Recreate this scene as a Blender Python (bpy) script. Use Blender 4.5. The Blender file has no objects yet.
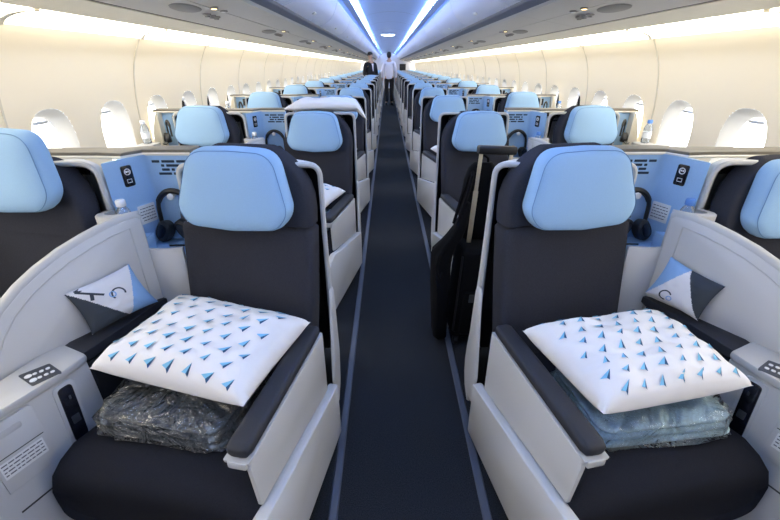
import bpy, bmesh, math, random
from mathutils import Vector, Matrix, noise
PI = math.pi
random.seed(7)
S = bpy.context.scene
COL = S.collection

# ------------------------------------------------------------------ camera, world, exposure
cam_d = bpy.data.cameras.new('camera')
cam = bpy.data.objects.new('camera', cam_d)
COL.objects.link(cam)
CAMX, CAMZ = -0.070, 1.45
PITCH = math.atan(195 / 396.0)
cam_d.sensor_width = 36.0
cam_d.lens = 396.0 / 780.0 * 36.0
cam_d.clip_start = 0.05
cam_d.clip_end = 200
cam.location = (CAMX, 0, CAMZ)
cam.rotation_euler = (PI / 2 - PITCH, 0, -math.atan(3 / 441.0))
S.camera = cam

w = bpy.data.worlds.new('daylight')
S.world = w
w.use_nodes = True
bg = w.node_tree.nodes['Background']
bg.inputs[0].default_value = (1.0, 0.98, 0.95, 1)
bg.inputs[1].default_value = 7.0

S.view_settings.view_transform = 'Standard'
S.view_settings.look = 'None'
S.view_settings.exposure = 0.42
S.view_settings.gamma = 1.0
S.view_settings.use_curve_mapping = False
S.cycles.max_bounces = 7
S.cycles.diffuse_bounces = 5
S.cycles.transparent_max_bounces = 12
S.cycles.sample_clamp_indirect = 6.0

STRIP_POWER = 17.0        # ceiling mood light
WASH_POWER = 6.0         # warm strip above the side walls

# ------------------------------------------------------------------ materials
def mat(name, col, rough=0.6, metal=0.0, bump=0.0, scale=200.0, var=0.0, spec=0.5, sheen=0.0, coat=0.0, dist=0.002):
    m = bpy.data.materials.new(name)
    m.use_nodes = True
    nt = m.node_tree
    p = nt.nodes['Principled BSDF']
    p.inputs['Base Color'].default_value = (*col, 1)
    p.inputs['Roughness'].default_value = rough
    p.inputs['Metallic'].default_value = metal
    p.inputs['Specular IOR Level'].default_value = spec
    p.inputs['Sheen Weight'].default_value = sheen
    p.inputs['Coat Weight'].default_value = coat
    tc = nt.nodes.new('ShaderNodeTexCoord')
    nz = nt.nodes.new('ShaderNodeTexNoise')
    nz.inputs['Scale'].default_value = scale
    nz.inputs['Detail'].default_value = 4
    nt.links.new(tc.outputs['Object'], nz.inputs['Vector'])
    if var > 0:
        r = nt.nodes.new('ShaderNodeValToRGB')
        r.color_ramp.elements[0].position = 0.3
        r.color_ramp.elements[1].position = 0.7
        r.color_ramp.elements[0].color = tuple(max(0, c * (1 - var)) for c in col) + (1,)
        r.color_ramp.elements[1].color = tuple(min(1, c * (1 + var)) for c in col) + (1,)
        nt.links.new(nz.outputs['Fac'], r.inputs['Fac'])
        nt.links.new(r.outputs['Color'], p.inputs['Base Color'])
    if bump > 0:
        b = nt.nodes.new('ShaderNodeBump')
        b.inputs['Strength'].default_value = bump
        b.inputs['Distance'].default_value = dist
        nt.links.new(nz.outputs['Fac'], b.inputs['Height'])
        nt.links.new(b.outputs['Normal'], p.inputs['Normal'])
    return m

def emit(name, col, power):
    m = bpy.data.materials.new(name)
    m.use_nodes = True
    p = m.node_tree.nodes['Principled BSDF']
    p.inputs['Base Color'].default_value = (0.8, 0.8, 0.8, 1)
    p.inputs['Emission Color'].default_value = (*col, 1)
    p.inputs['Emission Strength'].default_value = power
    return m

def clear(name, tint, gloss, rough=0.05, bump=0.0, scale=30.0, body=0.0, bodycol=(.5, .5, .5)):
    m = bpy.data.materials.new(name)
    m.use_nodes = True
    nt = m.node_tree
    nt.nodes.remove(nt.nodes['Principled BSDF'])
    out = nt.nodes['Material Output']
    tr = nt.nodes.new('ShaderNodeBsdfTransparent')
    tr.inputs[0].default_value = (*tint, 1)
    gl = nt.nodes.new('ShaderNodeBsdfGlossy')
    gl.inputs['Roughness'].default_value = rough
    mx = nt.nodes.new('ShaderNodeMixShader')
    fr = nt.nodes.new('ShaderNodeFresnel')
    fr.inputs['IOR'].default_value = 1.0 + gloss
    nt.links.new(fr.outputs[0], mx.inputs[0])
    src = tr.outputs[0]
    if body > 0:
        df = nt.nodes.new('ShaderNodeBsdfDiffuse')
        df.inputs[0].default_value = (*bodycol, 1)
        m2 = nt.nodes.new('ShaderNodeMixShader')
        m2.inputs[0].default_value = body
        nt.links.new(tr.outputs[0], m2.inputs[1])
        nt.links.new(df.outputs[0], m2.inputs[2])
        src = m2.outputs[0]
    nt.links.new(src, mx.inputs[1])
    nt.links.new(gl.outputs[0], mx.inputs[2])
    if bump > 0:
        tc = nt.nodes.new('ShaderNodeTexCoord')
        nz = nt.nodes.new('ShaderNodeTexNoise')
        nz.inputs['Scale'].default_value = scale
        nz.inputs['Detail'].default_value = 3
        nz.inputs['Distortion'].default_value = 1.2
        b = nt.nodes.new('ShaderNodeBump')
        b.inputs['Strength'].default_value = bump
        b.inputs['Distance'].default_value = 0.05
        nt.links.new(tc.outputs['Object'], nz.inputs['Vector'])
        nt.links.new(nz.outputs['Fac'], b.inputs['Height'])
        nt.links.new(b.outputs['Normal'], gl.inputs['Normal'])
        nt.links.new(b.outputs['Normal'], fr.inputs['Normal'])
    nt.links.new(mx.outputs[0], out.inputs[0])
    return m

M = dict(
    charcoal=mat('charcoal_fabric', (.037, .038, .048), .92, bump=.35, scale=500, var=.25, spec=.08),
    cushion=mat('dark_seat_fabric', (.018, .019, .025), .92, bump=.35, scale=500, var=.25, spec=.06),
    leather=mat('dark_grey_leather', (.026, .027, .034), .6, bump=.15, scale=300, spec=.35),
    blue=mat('pale_blue_fabric', (.30, .47, .67), .85, bump=.2, scale=600, var=.05, spec=.2),
    bluedark=mat('blue_seam', (.13, .25, .45), .9),
    shell=mat('pale_grey_shell', (.57, .56, .545), .45, bump=.03, scale=400),
    rim=mat('light_grey_rim', (.50, .49, .47), .4, bump=.02, scale=300),
    cream=mat('cream_plastic', (.74, .70, .60), .45, bump=.03, scale=300),
    taupe=mat('taupe_ledge', (.15, .135, .11), .5, bump=.05, scale=120, var=.1),
    black=mat('black_lining', (.008, .008, .010), .9, bump=.1, scale=200),
    plastic=mat('black_plastic', (.012, .012, .014), .4, bump=.05, scale=200),
    gloss=mat('black_gloss', (.010, .011, .018), .15, bump=.01, scale=50),
    keypad=mat('keypad_grey', (.045, .05, .06), .4, bump=.02, scale=80),
    white=mat('white_plastic', (.78, .78, .78), .4, bump=.02, scale=100),
    niche=mat('niche_blue', (.33, .52, .76), .55, bump=.03, scale=250, var=.03),
    slot=mat('slot_dark', (.012, .03, .06), .8),
    cotton=mat('white_cotton', (.80, .775, .765), .9, bump=.25, scale=60, spec=.2),
    printlight=mat('print_light_blue', (.20, .50, .72), .9),
    printdark=mat('print_dark_blue', (.03, .09, .19), .9),
    kitgrey=mat('kit_dark_canvas', (.035, .045, .06), .9, bump=.3, scale=400),
    kitwhite=mat('kit_white_canvas', (.72, .71, .72), .9, bump=.3, scale=400),
    kitblue=mat('kit_blue_canvas', (.24, .42, .70), .9, bump=.3, scale=400),
    blanket=mat('blue_grey_blanket', (.50, .66, .74), .95, bump=.4, scale=150, var=.15),
    darkblanket=mat('grey_blanket', (.22, .25, .28), .95, bump=.4, scale=150, var=.3),
    paper=mat('paper', (.78, .78, .76), .7),
    ink=mat('ink_grey', (.12, .12, .14), .8),
    cap=mat('bottle_cap_white', (.85, .86, .88), .4),
    capblue=mat('bottle_cap_blue', (.10, .25, .62), .4),
    carpet=mat('navy_carpet', (.0235, .0250, .0285), .97, bump=.6, scale=260, var=.6, spec=.1),
    track=mat('seat_track_cover', (.085, .095, .125), .5, bump=.03, scale=60),
    wall=mat('cream_sidewall', (.82, .73, .57), .5, bump=.02, scale=60),
    joint=mat('joint_strip', (.62, .56, .44), .5),
    reveal=mat('window_reveal', (.80, .77, .70), .5),
    ceiling=mat('ceiling_panel_bluelit', (.42, .54, .84), .45, bump=.02, scale=60),  # white ceiling; the blue of the mood light is put into the colour
    bin=mat('bin_door_bluelit', (.72, .75, .90), .35, bump=.02, scale=40),  # white bins, base colour tinted with the blue mood light
    rail=mat('bin_rail', (.09, .09, .11), .45, bump=.02, scale=60),
    psu=mat('service_panel', (.54, .52, .50), .5, bump=.03, scale=60),
    psudark=mat('service_panel_recess', (.26, .25, .24), .6),
    seam=mat('dark_seam', (.05, .048, .045), .7),
    skin=mat('skin', (.50, .30, .21), .6, bump=.02, scale=200),
    hair=mat('dark_hair', (.012, .010, .010), .7, bump=.3, scale=300),
    shirt=mat('white_shirt', (.66, .64, .72), .9, bump=.1, scale=100),
    vest=mat('black_vest', (.012, .012, .016), .9, bump=.1, scale=200),
    trousers=mat('black_trousers', (.010, .010, .013), .9, bump=.1, scale=200),
    shoe=mat('black_shoe', (.010, .010, .010), .35, bump=.02, scale=60),
    gold=mat('champagne_metal', (.62, .52, .36), .35, metal=.6, bump=.02, scale=80),
    bagcloth=mat('black_nylon', (.005, .005, .006), .9, bump=.4, scale=250, spec=.1),
    rib=mat('strip_rib', (.10, .14, .26), .6),
    strip=emit('ceiling_strip_light', (.40, .60, 1.0), STRIP_POWER),
    wash=emit('sidewall_strip_light', (1.0, .93, .78), WASH_POWER),
    dome=emit('dome_lens', (.85, .92, 1.0), 9.0),
    amber=emit('reading_lamp', (1.0, .66, .25), 5.0),
    curtain=mat('blue_panel', (.05, .16, .42), .7),
    bulk=mat('bulkhead', (.55, .55, .60), .6, bump=.02, scale=50),
    glass=clear('window_glass', (.97, .98, 1.0), .12, .02),
    wrap=clear('plastic_wrap', (.95, .96, .97), 1.0, .07, bump=1.0, scale=15, body=.03, bodycol=(.6, .62, .65)),
    wrapcalm=clear('smooth_plastic_wrap', (.96, .97, .98), .55, .08, bump=.8, scale=9, body=.03, bodycol=(.6, .62, .65)),
    water=clear('clear_bottle', (.88, .92, .96), .35, .04, body=.18, bodycol=(.8, .85, .9)),
)

# ------------------------------------------------------------------ mesh builder
def roundpoly(pts, rad, n=6):
    out = []
    N = len(pts)
    for i in range(N):
        p = Vector(pts[i]); a = Vector(pts[i - 1]); b = Vector(pts[(i + 1) % N])
        r = rad[i] if isinstance(rad, (list, tuple)) else rad
        if r <= 0:
            out.append((p.x, p.y)); continue
        da = (a - p); db = (b - p)
        la, lb = da.length, db.length
        da.normalize(); db.normalize()
        ang = da.angle(db)
        d = min(r / math.tan(ang / 2), la * .48, lb * .48)
        p0 = p + da * d; p1 = p + db * d
        for k in range(n + 1):
            t = k / n
            q = p0 * (1 - t) ** 2 + p * (2 * t * (1 - t)) + p1 * t * t
            out.append((q.x, q.y))
    return out

def rrect(w, h, r, n=5, cx=0, cy=0):
    return roundpoly([(cx - w / 2, cy - h / 2), (cx + w / 2, cy - h / 2), (cx + w / 2, cy + h / 2), (cx - w / 2, cy + h / 2)], r, n)

class MB:
    def __init__(self, T=None):
        self.bm = bmesh.new()
        self.T = T
        self.mi = 0
    def v(self, p):
        p = Vector(p)
        if self.T is not None:
            p = self.T @ p
        return self.bm.verts.new(p)
    def f(self, vs):
        try:
            fc = self.bm.faces.new(vs)
            fc.material_index = self.mi
            return fc
        except ValueError:
            return None
    def box(self, x0, x1, y0, y1, z0, z1, bev=0.0, seg=2, R=None):
        tmp = bmesh.new()
        bmesh.ops.create_cube(tmp, size=1)
        for q in tmp.verts:
            q.co = Vector(((x0 + x1) / 2 + q.co.x * (x1 - x0), (y0 + y1) / 2 + q.co.y * (y1 - y0), (z0 + z1) / 2 + q.co.z * (z1 - z0)))
        if bev > 0:
            bmesh.ops.bevel(tmp, geom=tmp.edges[:], offset=bev, segments=seg, affect='EDGES', profile=.5)
        self.merge(tmp, R)
    def merge(self, tmp, R=None):
        m = {}
        for q in tmp.verts:
            p = q.co if R is None else R @ q.co
            m[q] = self.v(p)
        for fc in tmp.faces:
            self.f([m[q] for q in fc.verts])
        tmp.free()
    def loft(self, rings, cap=True, closed=True):
        vr = [[self.v(p) for p in r] for r in rings]
        n = len(vr[0])
        for a, b in zip(vr[:-1], vr[1:]):
            for k in range(n if closed else n - 1):
                k2 = (k + 1) % n
                self.f([a[k], a[k2], b[k2], b[k]])
        if cap and closed:
            self.f(vr[0][::-1]); self.f(vr[-1])
        return vr
    def prism(self, poly, fn, a, b):
        """poly 2d extruded from a to b; fn(u, v, d) -> xyz"""
        self.loft([[fn(u, v, a) for u, v in poly], [fn(u, v, b) for u, v in poly]])
    def bprism(self, poly, fn, a, b, bev=.006):
        """extrusion with softened ends"""
        cx = sum(p[0] for p in poly) / len(poly); cy = sum(p[1] for p in poly) / len(poly)
        s = 1 if b > a else -1
        def shr(d):
            out = []
            for u, v in poly:
                L = math.hypot(u - cx, v - cy) or 1
                k = max(0, (L - d)) / L
                out.append((cx + (u - cx) * k, cy + (v - cy) * k))
            return out
        sm = shr(bev); md = shr(bev * .3)
        R = [(sm, a), (md, a + s * bev * .3), (poly, a + s * bev), (poly, b - s * bev), (md, b - s * bev * .3), (sm, b)]
        self.loft([[fn(u, v, d) for u, v in q] for q, d in R])
    def tube(self, pts, r, n=8, closed=False, cap=True):
        pts = [Vector(p) for p in pts]
        N = len(pts)
        rings = []
        prev = None
        for i in range(N):
            if closed:
                t = pts[(i + 1) % N] - pts[i - 1]
            else:
                t = pts[min(i + 1, N - 1)] - pts[max(i - 1, 0)]
            t.normalize()
            if prev is None:
                u = t.orthogonal().normalized()
            else:
                u = prev - t * prev.dot(t)
                if u.length < 1e-6:
                    u = t.orthogonal()
                u.normalize()
            prev = u
            vv = t.cross(u)
            rr = r[i] if isinstance(r, (list, tuple)) else r
            rings.append([pts[i] + (u * math.cos(2 * PI * k / n) + vv * math.sin(2 * PI * k / n)) * rr for k in range(n)])
        if closed:
            rings.append(rings[0])
        self.loft(rings, cap=cap and not closed)
    def lathe(self, prof, c, n=16):
        self.loft([[(c[0] + r * math.cos(2 * PI * k / n), c[1] + r * math.sin(2 * PI * k / n), c[2] + z) for k in range(n)] for r, z in prof])
    def grid(self, fn, nu, nv):
        g = [[self.v(fn(i / nu, j / nv)) for j in range(nv + 1)] for i in range(nu + 1)]
        for i in range(nu):
            for j in range(nv):
                self.f([g[i][j], g[i + 1][j], g[i + 1][j + 1], g[i][j + 1]])
        return g
    def puff(self, outline, prof, fn):
        """outline 2d scaled about its middle along prof [(scale, depth)]; closed at both ends"""
        cx = sum(p[0] for p in outline) / len(outline); cy = sum(p[1] for p in outline) / len(outline)
        self.loft([[fn(cx + (u - cx) * s, cy + (v - cy) * s, d) for u, v in outline] for s, d in prof])
    def build(self, name, mats, parent=None, s=1, off=(0, 0, 0), ang=38, fix=True):
        bm = self.bm
        off = Vector(off)
        for q in bm.verts:
            q.co = Vector((q.co.x * s, q.co.y, q.co.z)) - off
        if fix:
            bmesh.ops.recalc_face_normals(bm, faces=bm.faces[:])
        elif s < 0:
            bmesh.ops.reverse_faces(bm, faces=bm.faces[:])
        me = bpy.data.meshes.new(name)
        bm.to_mesh(me); bm.free()
        for p in me.polygons:
            p.use_smooth = True
        me.set_sharp_from_angle(angle=math.radians(ang))
        if not isinstance(mats, (list, tuple)):
            mats = [mats]
        for m in mats:
            me.materials.append(M[m])
        o = bpy.data.objects.new(name, me)
        COL.objects.link(o)
        if parent is not None:
            o.parent = parent
        return o

def empty(name, loc, label=None, cat=None, group=None, rz=0.0):
    o = bpy.data.objects.new(name, None)
    COL.objects.link(o)
    o.location = loc
    o.rotation_euler = (0, 0, rz)
    o.empty_display_size = .1
    return tag(o, label, cat, group)

def tag(o, label=None, cat=None, group=None, kind=None):
    for k, x in (('label', label), ('category', cat), ('group', group), ('kind', kind)):
        if x:
            o[k] = x
    return o

KIDS = {}
def children(o):
    return [c for c in COL.objects if c.parent == o]

def snapshot(o):
    """(object, [snapshots of its children])"""
    return (o, [snapshot(c) for c in children(o)])

def dup(snap, loc=None, parent=None, label=None, skip=()):
    o, ch = snap
    c = o.copy()
    COL.objects.link(c)
    if parent is not None:
        c.parent = parent
    if loc is not None:
        c.location = loc
    if label:
        c['label'] = label
    for x in ch:
        if x[0].name.split('.')[0] not in skip:
            dup(x, None, c)
    return c

ORD = ['first', 'second', 'third', 'fourth', 'fifth', 'sixth', 'seventh', 'eighth', 'ninth', 'tenth', 'eleventh', 'twelfth',
       'thirteenth', 'fourteenth', 'fifteenth', 'sixteenth', 'seventeenth', 'eighteenth', 'nineteenth', 'twentieth',
       'twenty-first', 'twenty-second', 'twenty-third', 'twenty-fourth', 'twenty-fifth', 'twenty-sixth', 'twenty-seventh', 'twenty-eighth']
SIDE = {-1: 'left', 1: 'right'}
PITCHY = 1.6
NROW = 17
YEND = 29.9
YFRONT = -1.6

# ------------------------------------------------------------------ the cabin shell
def ipol(tab, x):
    for (a, fa), (b, fb) in zip(tab[:-1], tab[1:]):
        if (a <= x <= b) or (b <= x <= a):
            t = (x - a) / (b - a)
            return fa + (fb - fa) * t
    return tab[-1][1]

WALLTAB = [(0.0, 1.66), (.15, 1.72), (.3, 1.765), (.5, 1.80), (.7, 1.825), (.9, 1.836), (1.05, 1.835), (1.2, 1.828), (1.3, 1.815), (1.4, 1.795), (1.48, 1.77), (1.55, 1.735), (1.61, 1.69)]
def wx(z):
    a = ipol(WALLTAB, z); b = ipol(WALLTAB, max(0, z - .04)); c = ipol(WALLTAB, min(1.61, z + .04))
    return (a * 2 + b + c) / 4

WIN0, WINP = 2.19 - .5333 * 7, .5333
NWIN = 59
WZ = 1.025
HWY, HWZ = .155, .222
JOINTS = []

def build_floor():
    mb = MB()
    mb.box(-1.7, 1.7, YFRONT, YEND, -.06, 0.0)
    tag(mb.build('floor', 'carpet'), kind='structure')
    n = 1
    for x in (-.268, .283):
        mb = MB()
        mb.bprism([(x - .017, .0), (x + .017, 0.0), (x + .012, .006), (x - .012, .006)], lambda u, v, d: (u, d, v), YFRONT, YEND, .001)
        tag(mb.build('trim_%d' % n, 'track'), kind='structure')
        n += 1

def superell(a, b, k, n, e=2.6):
    t = 2 * PI * k / n
    c, s_ = math.cos(t), math.sin(t)
    return (math.copysign(abs(c) ** (2 / e), c) * a, math.copysign(abs(s_) ** (2 / e), s_) * b)

def build_wall(s):
    mb = MB()
    NK = 40
    zlo, zhi = .72, 1.33
    for i in range(NWIN):
        yc = WIN0 + WINP * i
        y0, y1 = yc - WINP / 2, yc + WINP / 2
        # around the opening: rings from the rectangle to the opening
        rings = [[], [], [], []]
        for k in range(NK):
            ey, ez = superell(HWY, HWZ, k, NK)
            t = math.atan2(ez / HWZ, ey / HWY)
            dy, dz = ey / HWY, ez / HWZ
            # the same direction pushed out to the rectangle
            up, dn = zhi - WZ, WZ - zlo
            hy = WINP / 2
            L = 1e9
            if abs(ey) > 1e-9: L = min(L, hy / abs(ey))
            if ez > 1e-9: L = min(L, up / ez)
            if ez < -1e-9: L = min(L, dn / -ez)
            oy, oz = ey * L, ez * L
            for j, f_ in enumerate((1.0, .5, .12, 0.0)):
                yy = yc + ey + (oy - ey) * f_
                zz = WZ + ez + (oz - ez) * f_
                x = wx(zz)
                rings[j].append((x, yy, zz))
        mb.loft(rings, cap=False)
        # corners of the rectangle left by the ring
        ks = rings[0]
        for k in range(NK):
            a, b = ks[k], ks[(k + 1) % NK]
            if abs(abs(a[1] - yc) - WINP / 2) < 1e-6 and abs(abs(b[1] - yc) - WINP / 2) > 1e-6 or \
               abs(abs(b[1] - yc) - WINP / 2) < 1e-6 and abs(abs(a[1] - yc) - WINP / 2) > 1e-6:
                cy_ = yc + math.copysign(WINP / 2, (a[1] + b[1]) / 2 - yc)
                cz = zhi if (a[2] + b[2]) / 2 > WZ else zlo
                mb.f([mb.v(a), mb.v((wx(cz), cy_, cz)), mb.v(b)])
        for za, zb, n in ((0.0, zlo, 8), (zhi, 1.61, 7)):
            mb.grid(lambda u, v: (wx(za + (zb - za) * v), y0 + (y1 - y0) * u, za + (zb - za) * v), 1, n)
    yl, yh = WIN0 - WINP / 2, WIN0 + WINP * (NWIN - .5)
    bmesh.ops.remove_doubles(mb.bm, verts=mb.bm.verts[:], dist=1e-4)
    o = mb.build('wall_' + SIDE[s], 'wall', s=s)
    tag(o, kind='structure')
    return yl, yh

TRIMN = [3]
def build_windows(s):
    base = None
    NK = 36
    wn = 1 if s < 0 else 101
    for i in range(NWIN):
        yc = WIN0 + WINP * i
        name = 'window_%d' % (wn + i)
        if base is None:
            e = empty(name, (s * 1.83, yc, WZ)); tag(e, kind='structure')
            off = (s * 1.83, yc, WZ)
            mb = MB()
            rings = []
            for (fy, fz, dx) in ((1.0, 1.0, 0), (.965, .97, .006), (.90, .91, .022), (.80, .83, .052), (.735, .775, .075)):
                r = []
                for k in range(NK):
                    ey, ez = superell(HWY * fy, HWZ * fz, k, NK)
                    r.append((wx(WZ + ez) + dx, yc + ey, WZ + ez))
                rings.append(r)
            mb.loft(rings, cap=False)
            mb.build('window_frame', 'reveal', e, s, off)
            mb = MB()
            r = [superell(HWY * .745, HWZ * .785, k, NK) for k in range(NK)]
            mb.prism(r, lambda u, v, d: (1.83 + d, yc + u, WZ + v), .070, .074)
            mb.build('pane', 'glass', e, s, off)
            mb = MB()
            # the lip of the raised blind at the head of the opening
            mb.bprism(rrect(.10, .016, .007, 4), lambda u, v, d: (1.83 + d, yc + u, WZ + .152 + v), .052, .068, .004)
            mb.build('blind_lip', 'white', e, s, off)
            base = snapshot(e)
        else:
            o = dup(base, (s * 1.83, yc, WZ))
            o.name = name
    # the joints between wall panels, one every second window
    for i in range(0, NWIN, 2):
        y = WIN0 + WINP * (i + .5)
        mb = MB()
        zs = [.4 + 1.2 * k / 18 for k in range(19)]
        rings = []
        for z in zs:
            x = wx(z)
            rings.append([(x - .004, y - .005, z), (x - .004, y + .005, z), (x + .004, y + .005, z), (x + .004, y - .005, z)])
        mb.loft(rings)
        o = mb.build('trim_%d' % TRIMN[0], 'joint', s=s); TRIMN[0] += 1
        tag(o, kind='structure')

def build_ceiling():
    mb = MB()
    N = 20
    xs = [-.41 + .82 * k / N for k in range(N + 1)]
    zf = lambda x: 2.19 - .06 * (x / .41) ** 2
    ny = 20
    mb.loft([[(x, y, zf(x)) for x in xs] for y in (YFRONT, YEND)], closed=False)
    mb.loft([[(x, y, zf(x) + .03) for x in xs] for y in (YFRONT, YEND)], closed=False)
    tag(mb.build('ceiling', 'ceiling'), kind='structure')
    # panel seams across the ceiling
    for i in range(0, 20):
        y = YFRONT + .75 + i * 1.6
        mb = MB()
        mb.loft([[(x, y - .006, zf(x) - .002) for x in xs], [(x, y + .006, zf(x) - .002) for x in xs]], closed=False)
        o = mb.build('trim_%d' % TRIMN[0], 'seam'); TRIMN[0] += 1
        tag(o, kind='structure')
    for s in (-1, 1):
        # gap between the light strip and the bins, closed above
        mb = MB()
        sec = [(.39, 2.131), (.41, 2.128), (.53, 2.10), (.57, 2.06), (.59, 2.05), (.59, 2.14), (.39, 2.16)]
        mb.prism(sec, lambda u, v, d: (u, d, v), YFRONT, YEND)
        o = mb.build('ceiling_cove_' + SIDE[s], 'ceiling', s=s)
        tag(o, kind='structure')
        mb = MB()
        mb.prism([(1.47, 1.675), (1.52, 1.70), (1.70, 1.66), (1.74, 1.60), (1.78, 1.60), (1.78, 1.75), (1.47, 1.75)], lambda u, v, d: (u, d, v), YFRONT, YEND)
        o = mb.build('ceiling_edge_' + SIDE[s], 'cream', s=s)
        tag(o, kind='structure')
    for nm, y0, y1 in (('wall_front', YFRONT - .05, YFRONT), ('wall_back', YEND, YEND + .05)):
        mb = MB()
        mb.box(-1.9, 1.9, y0, y1, 0, 2.3)
        tag(mb.build(nm, 'bulk'), kind='structure')

def build_overhead(s):
    nm = SIDE[s]
    # bins: one every 1.6 m
    prof = [(.575, 2.04), (.585, 2.01), (.60, 1.965), (.625, 1.915), (.66, 1.873), (.705, 1.842), (.75, 1.823), (.785, 1.812)]
    n = int((YEND - YFRONT) / 1.6) + 1
    y0 = YFRONT
    g = 'overhead bins along the cabin'
    first = None
    nvis = 0
    for i in range(n):
        ya = y0 + i * 1.6
        k = max(0, i - 1)
        lab = 'white overhead bin above the %s row of seats on the %s' % (ORD[i - 2], nm) if i >= 2 else \
              'white overhead bin %s the first row on the %s' % (('just ahead of', 'far ahead of')[1 - i], nm)
        if first is None:
            e = empty('overhead_bin', (s * .7, ya + .8, 1.76), lab, 'luggage bin', g)
            off = (s * .7, ya + .8, 1.76)
            mb = MB()
            body = [(.60, 2.05)] + [(x + .022, z + .012) for x, z in prof[1:]] + [(.83, 1.80), (1.20, 1.72), (1.42, 1.70), (1.42, 1.9), (1.1, 2.1), (.7, 2.12)]
            mb.prism(body, lambda u, v, d: (u, d, v), ya + .004, ya + 1.596)
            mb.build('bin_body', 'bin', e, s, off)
            mb = MB()
            door = prof + [(x + .016, z + .010) for x, z in reversed(prof)]
            mb.bprism(door, lambda u, v, d: (u, d, v), ya + .008, ya + 1.592, .002)
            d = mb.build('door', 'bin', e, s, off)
            mb = MB()
            # latch cover low on the door
            mb.bprism(rrect(.10, .030, .012), lambda u, v, dd: (.694 - dd * .55 + v * .86, ya + .8 + u, 1.848 - dd * .83 - v * .5), -.004, .006, .002)
            mb.build('latch', 'white', d, s, off)
            mb = MB()
            rl = roundpoly([(.775, 1.818), (.785, 1.795), (.815, 1.764), (.845, 1.758), (.845, 1.80), (.80, 1.815)], .008, 3)
            mb.prism(rl, lambda u, v, d: (u, d, v), ya + .001, ya + 1.599)
            mb.build('handrail', 'rail', e, s, off)
            mb = MB()
            mb.prism([(.813, 1.7645), (.836, 1.7535), (.846, 1.756), (.84, 1.766)], lambda u, v, d: (u, d, v), ya + .001, ya + 1.599)
            mb.build('edge_strip', 'rim', e, s, off)
            first = snapshot(e)
        else:
            dup(first, (s * .7, ya + .8, 1.76), label=lab)
    # service panels below the bins
    first = None
    g = 'passenger service panels below the bins'
    for i in range(n):
        ya = y0 + i * 1.6
        lab = 'grey overhead panel with reading lamps, over the %s row on the %s' % (ORD[i - 2], nm) if i >= 2 else \
              'grey passenger service panel %s the first row on the %s' % (('just ahead of', 'far ahead of')[1 - i], nm)
        if first is None:
            off = (s * 1.1, ya + .8, 1.72)
            e = empty('passenger_service_panel', off, lab, 'overhead panel', g)
            zz = lambda x: 1.757 - (x - .845) * .170
            mb = MB()
            for a, b in ((.846, 1.02), (1.026, 1.262)):
                mb.prism([(a, zz(a)), (b, zz(b)), (b, zz(b) + .02), (a, zz(a) + .02)], lambda u, v, d: (u, d, v), ya + .002, ya + 1.598)
            mb.build('panel', 'psu', e, s, off)
            mb = MB()
            mb.prism([(1.255, zz(1.255) + .004), (1.29, zz(1.29) + .006), (1.29, zz(1.29) + .02), (1.255, zz(1.255) + .02)], lambda u, v, d: (u, d, v), ya, ya + 1.6)
            mb.prism([(1.015, zz(1.015) + .004), (1.031, zz(1.031) + .004), (1.031, zz(1.031) + .015), (1.015, zz(1.015) + .015)], lambda u, v, d: (u, d, v), ya, ya + 1.6)
            mb.build('groove', 'seam', e, s, off)
            mb = MB()
            mb.prism([(1.288, zz(1.288) + .002), (1.495, 1.656), (1.500, 1.67), (1.288, zz(1.288) + .03)], lambda u, v, d: (u, d, v), ya + .001, ya + 1.599)
            mb.build('edge_panel', 'cream', e, s, off)
            mb = MB()
            yc = ya + .80
            mb.puff([superell(.15, .050, k, 32, 2.2) for k in range(32)], [(1.0, 0), (.97, -.004), (.9, -.006)], lambda u, v, d: (1.10 + v, yc + u, zz(1.10 + v) + d))
            mb.build('recess_cover', 'psudark', e, s, off)
            for q, dy in enumerate((.08, .22)):
                mb = MB()
                mb.lathe([(.022, 0), (.022, -.006), (.015, -.008)], (1.005, yc + dy + .05, zz(1.005)), 14)
                l = mb.build('reading_lamp', 'psudark', e, s, off)
                mb = MB()
                mb.lathe([(.013, -.0075), (.013, -.0095)], (1.005, yc + dy + .05, zz(1.005)), 12)
                mb.build('lens', 'amber' if q == 0 else 'white', l, s, off)
            mb = MB()
            for q in range(3):
                mb.lathe([(.024, 0), (.024, -.008), (.014, -.012), (.014, -.018)], (1.10, yc + .26 + q * .07, zz(1.10)), 14)
            mb.build('air_nozzles', 'psudark', e, s, off)
            first = snapshot(e)
        else:
            dup(first, (s * 1.1, ya + .8, 1.72), label=lab)
    # blue-white ceiling light strips
    first = None
    for i in range(n):
        ya = y0 + i * 1.6
        off = (s * .46, ya + .8, 2.08)
        lab = 'ribbed blue-white ceiling light strip by the %s row on the %s' % (ORD[i - 2], nm) if i >= 2 else \
              'ribbed blue-white ceiling light strip %s the first row on the %s' % (('just ahead of', 'far ahead of')[1 - i], nm)
        if first is None:
            e = empty('ceiling_light', off, lab, 'ceiling light', 'blue-white ceiling light strips')
            mb = MB()
            mb.prism([(.416, 2.128), (.416, 2.096), (.424, 2.086), (.468, 2.074), (.475, 2.085), (.43, 2.128)], lambda u, v, d: (u, d, v), ya + .002, ya + 1.598)
            mb.build('diffuser', 'strip', e, s, off)
            mb = MB()
            for k in range(8):
                y = ya + .10 + k * 1.6 / 8
                mb.prism([(.411, 2.127), (.411, 2.093), (.420, 2.082), (.474, 2.068), (.478, 2.078), (.420, 2.127)], lambda u, v, d: (u, d, v), y - .034, y + .034)
            mb.build('ribs', 'rib', e, s, off)
            mb = MB()
            mb.prism([(.468, 2.071), (.535, 2.046), (.540, 2.06), (.472, 2.09)], lambda u, v, d: (u, d, v), ya + .001, ya + 1.599)
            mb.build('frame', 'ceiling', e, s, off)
            first = snapshot(e)
        else:
            dup(first, off, label=lab)
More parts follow.
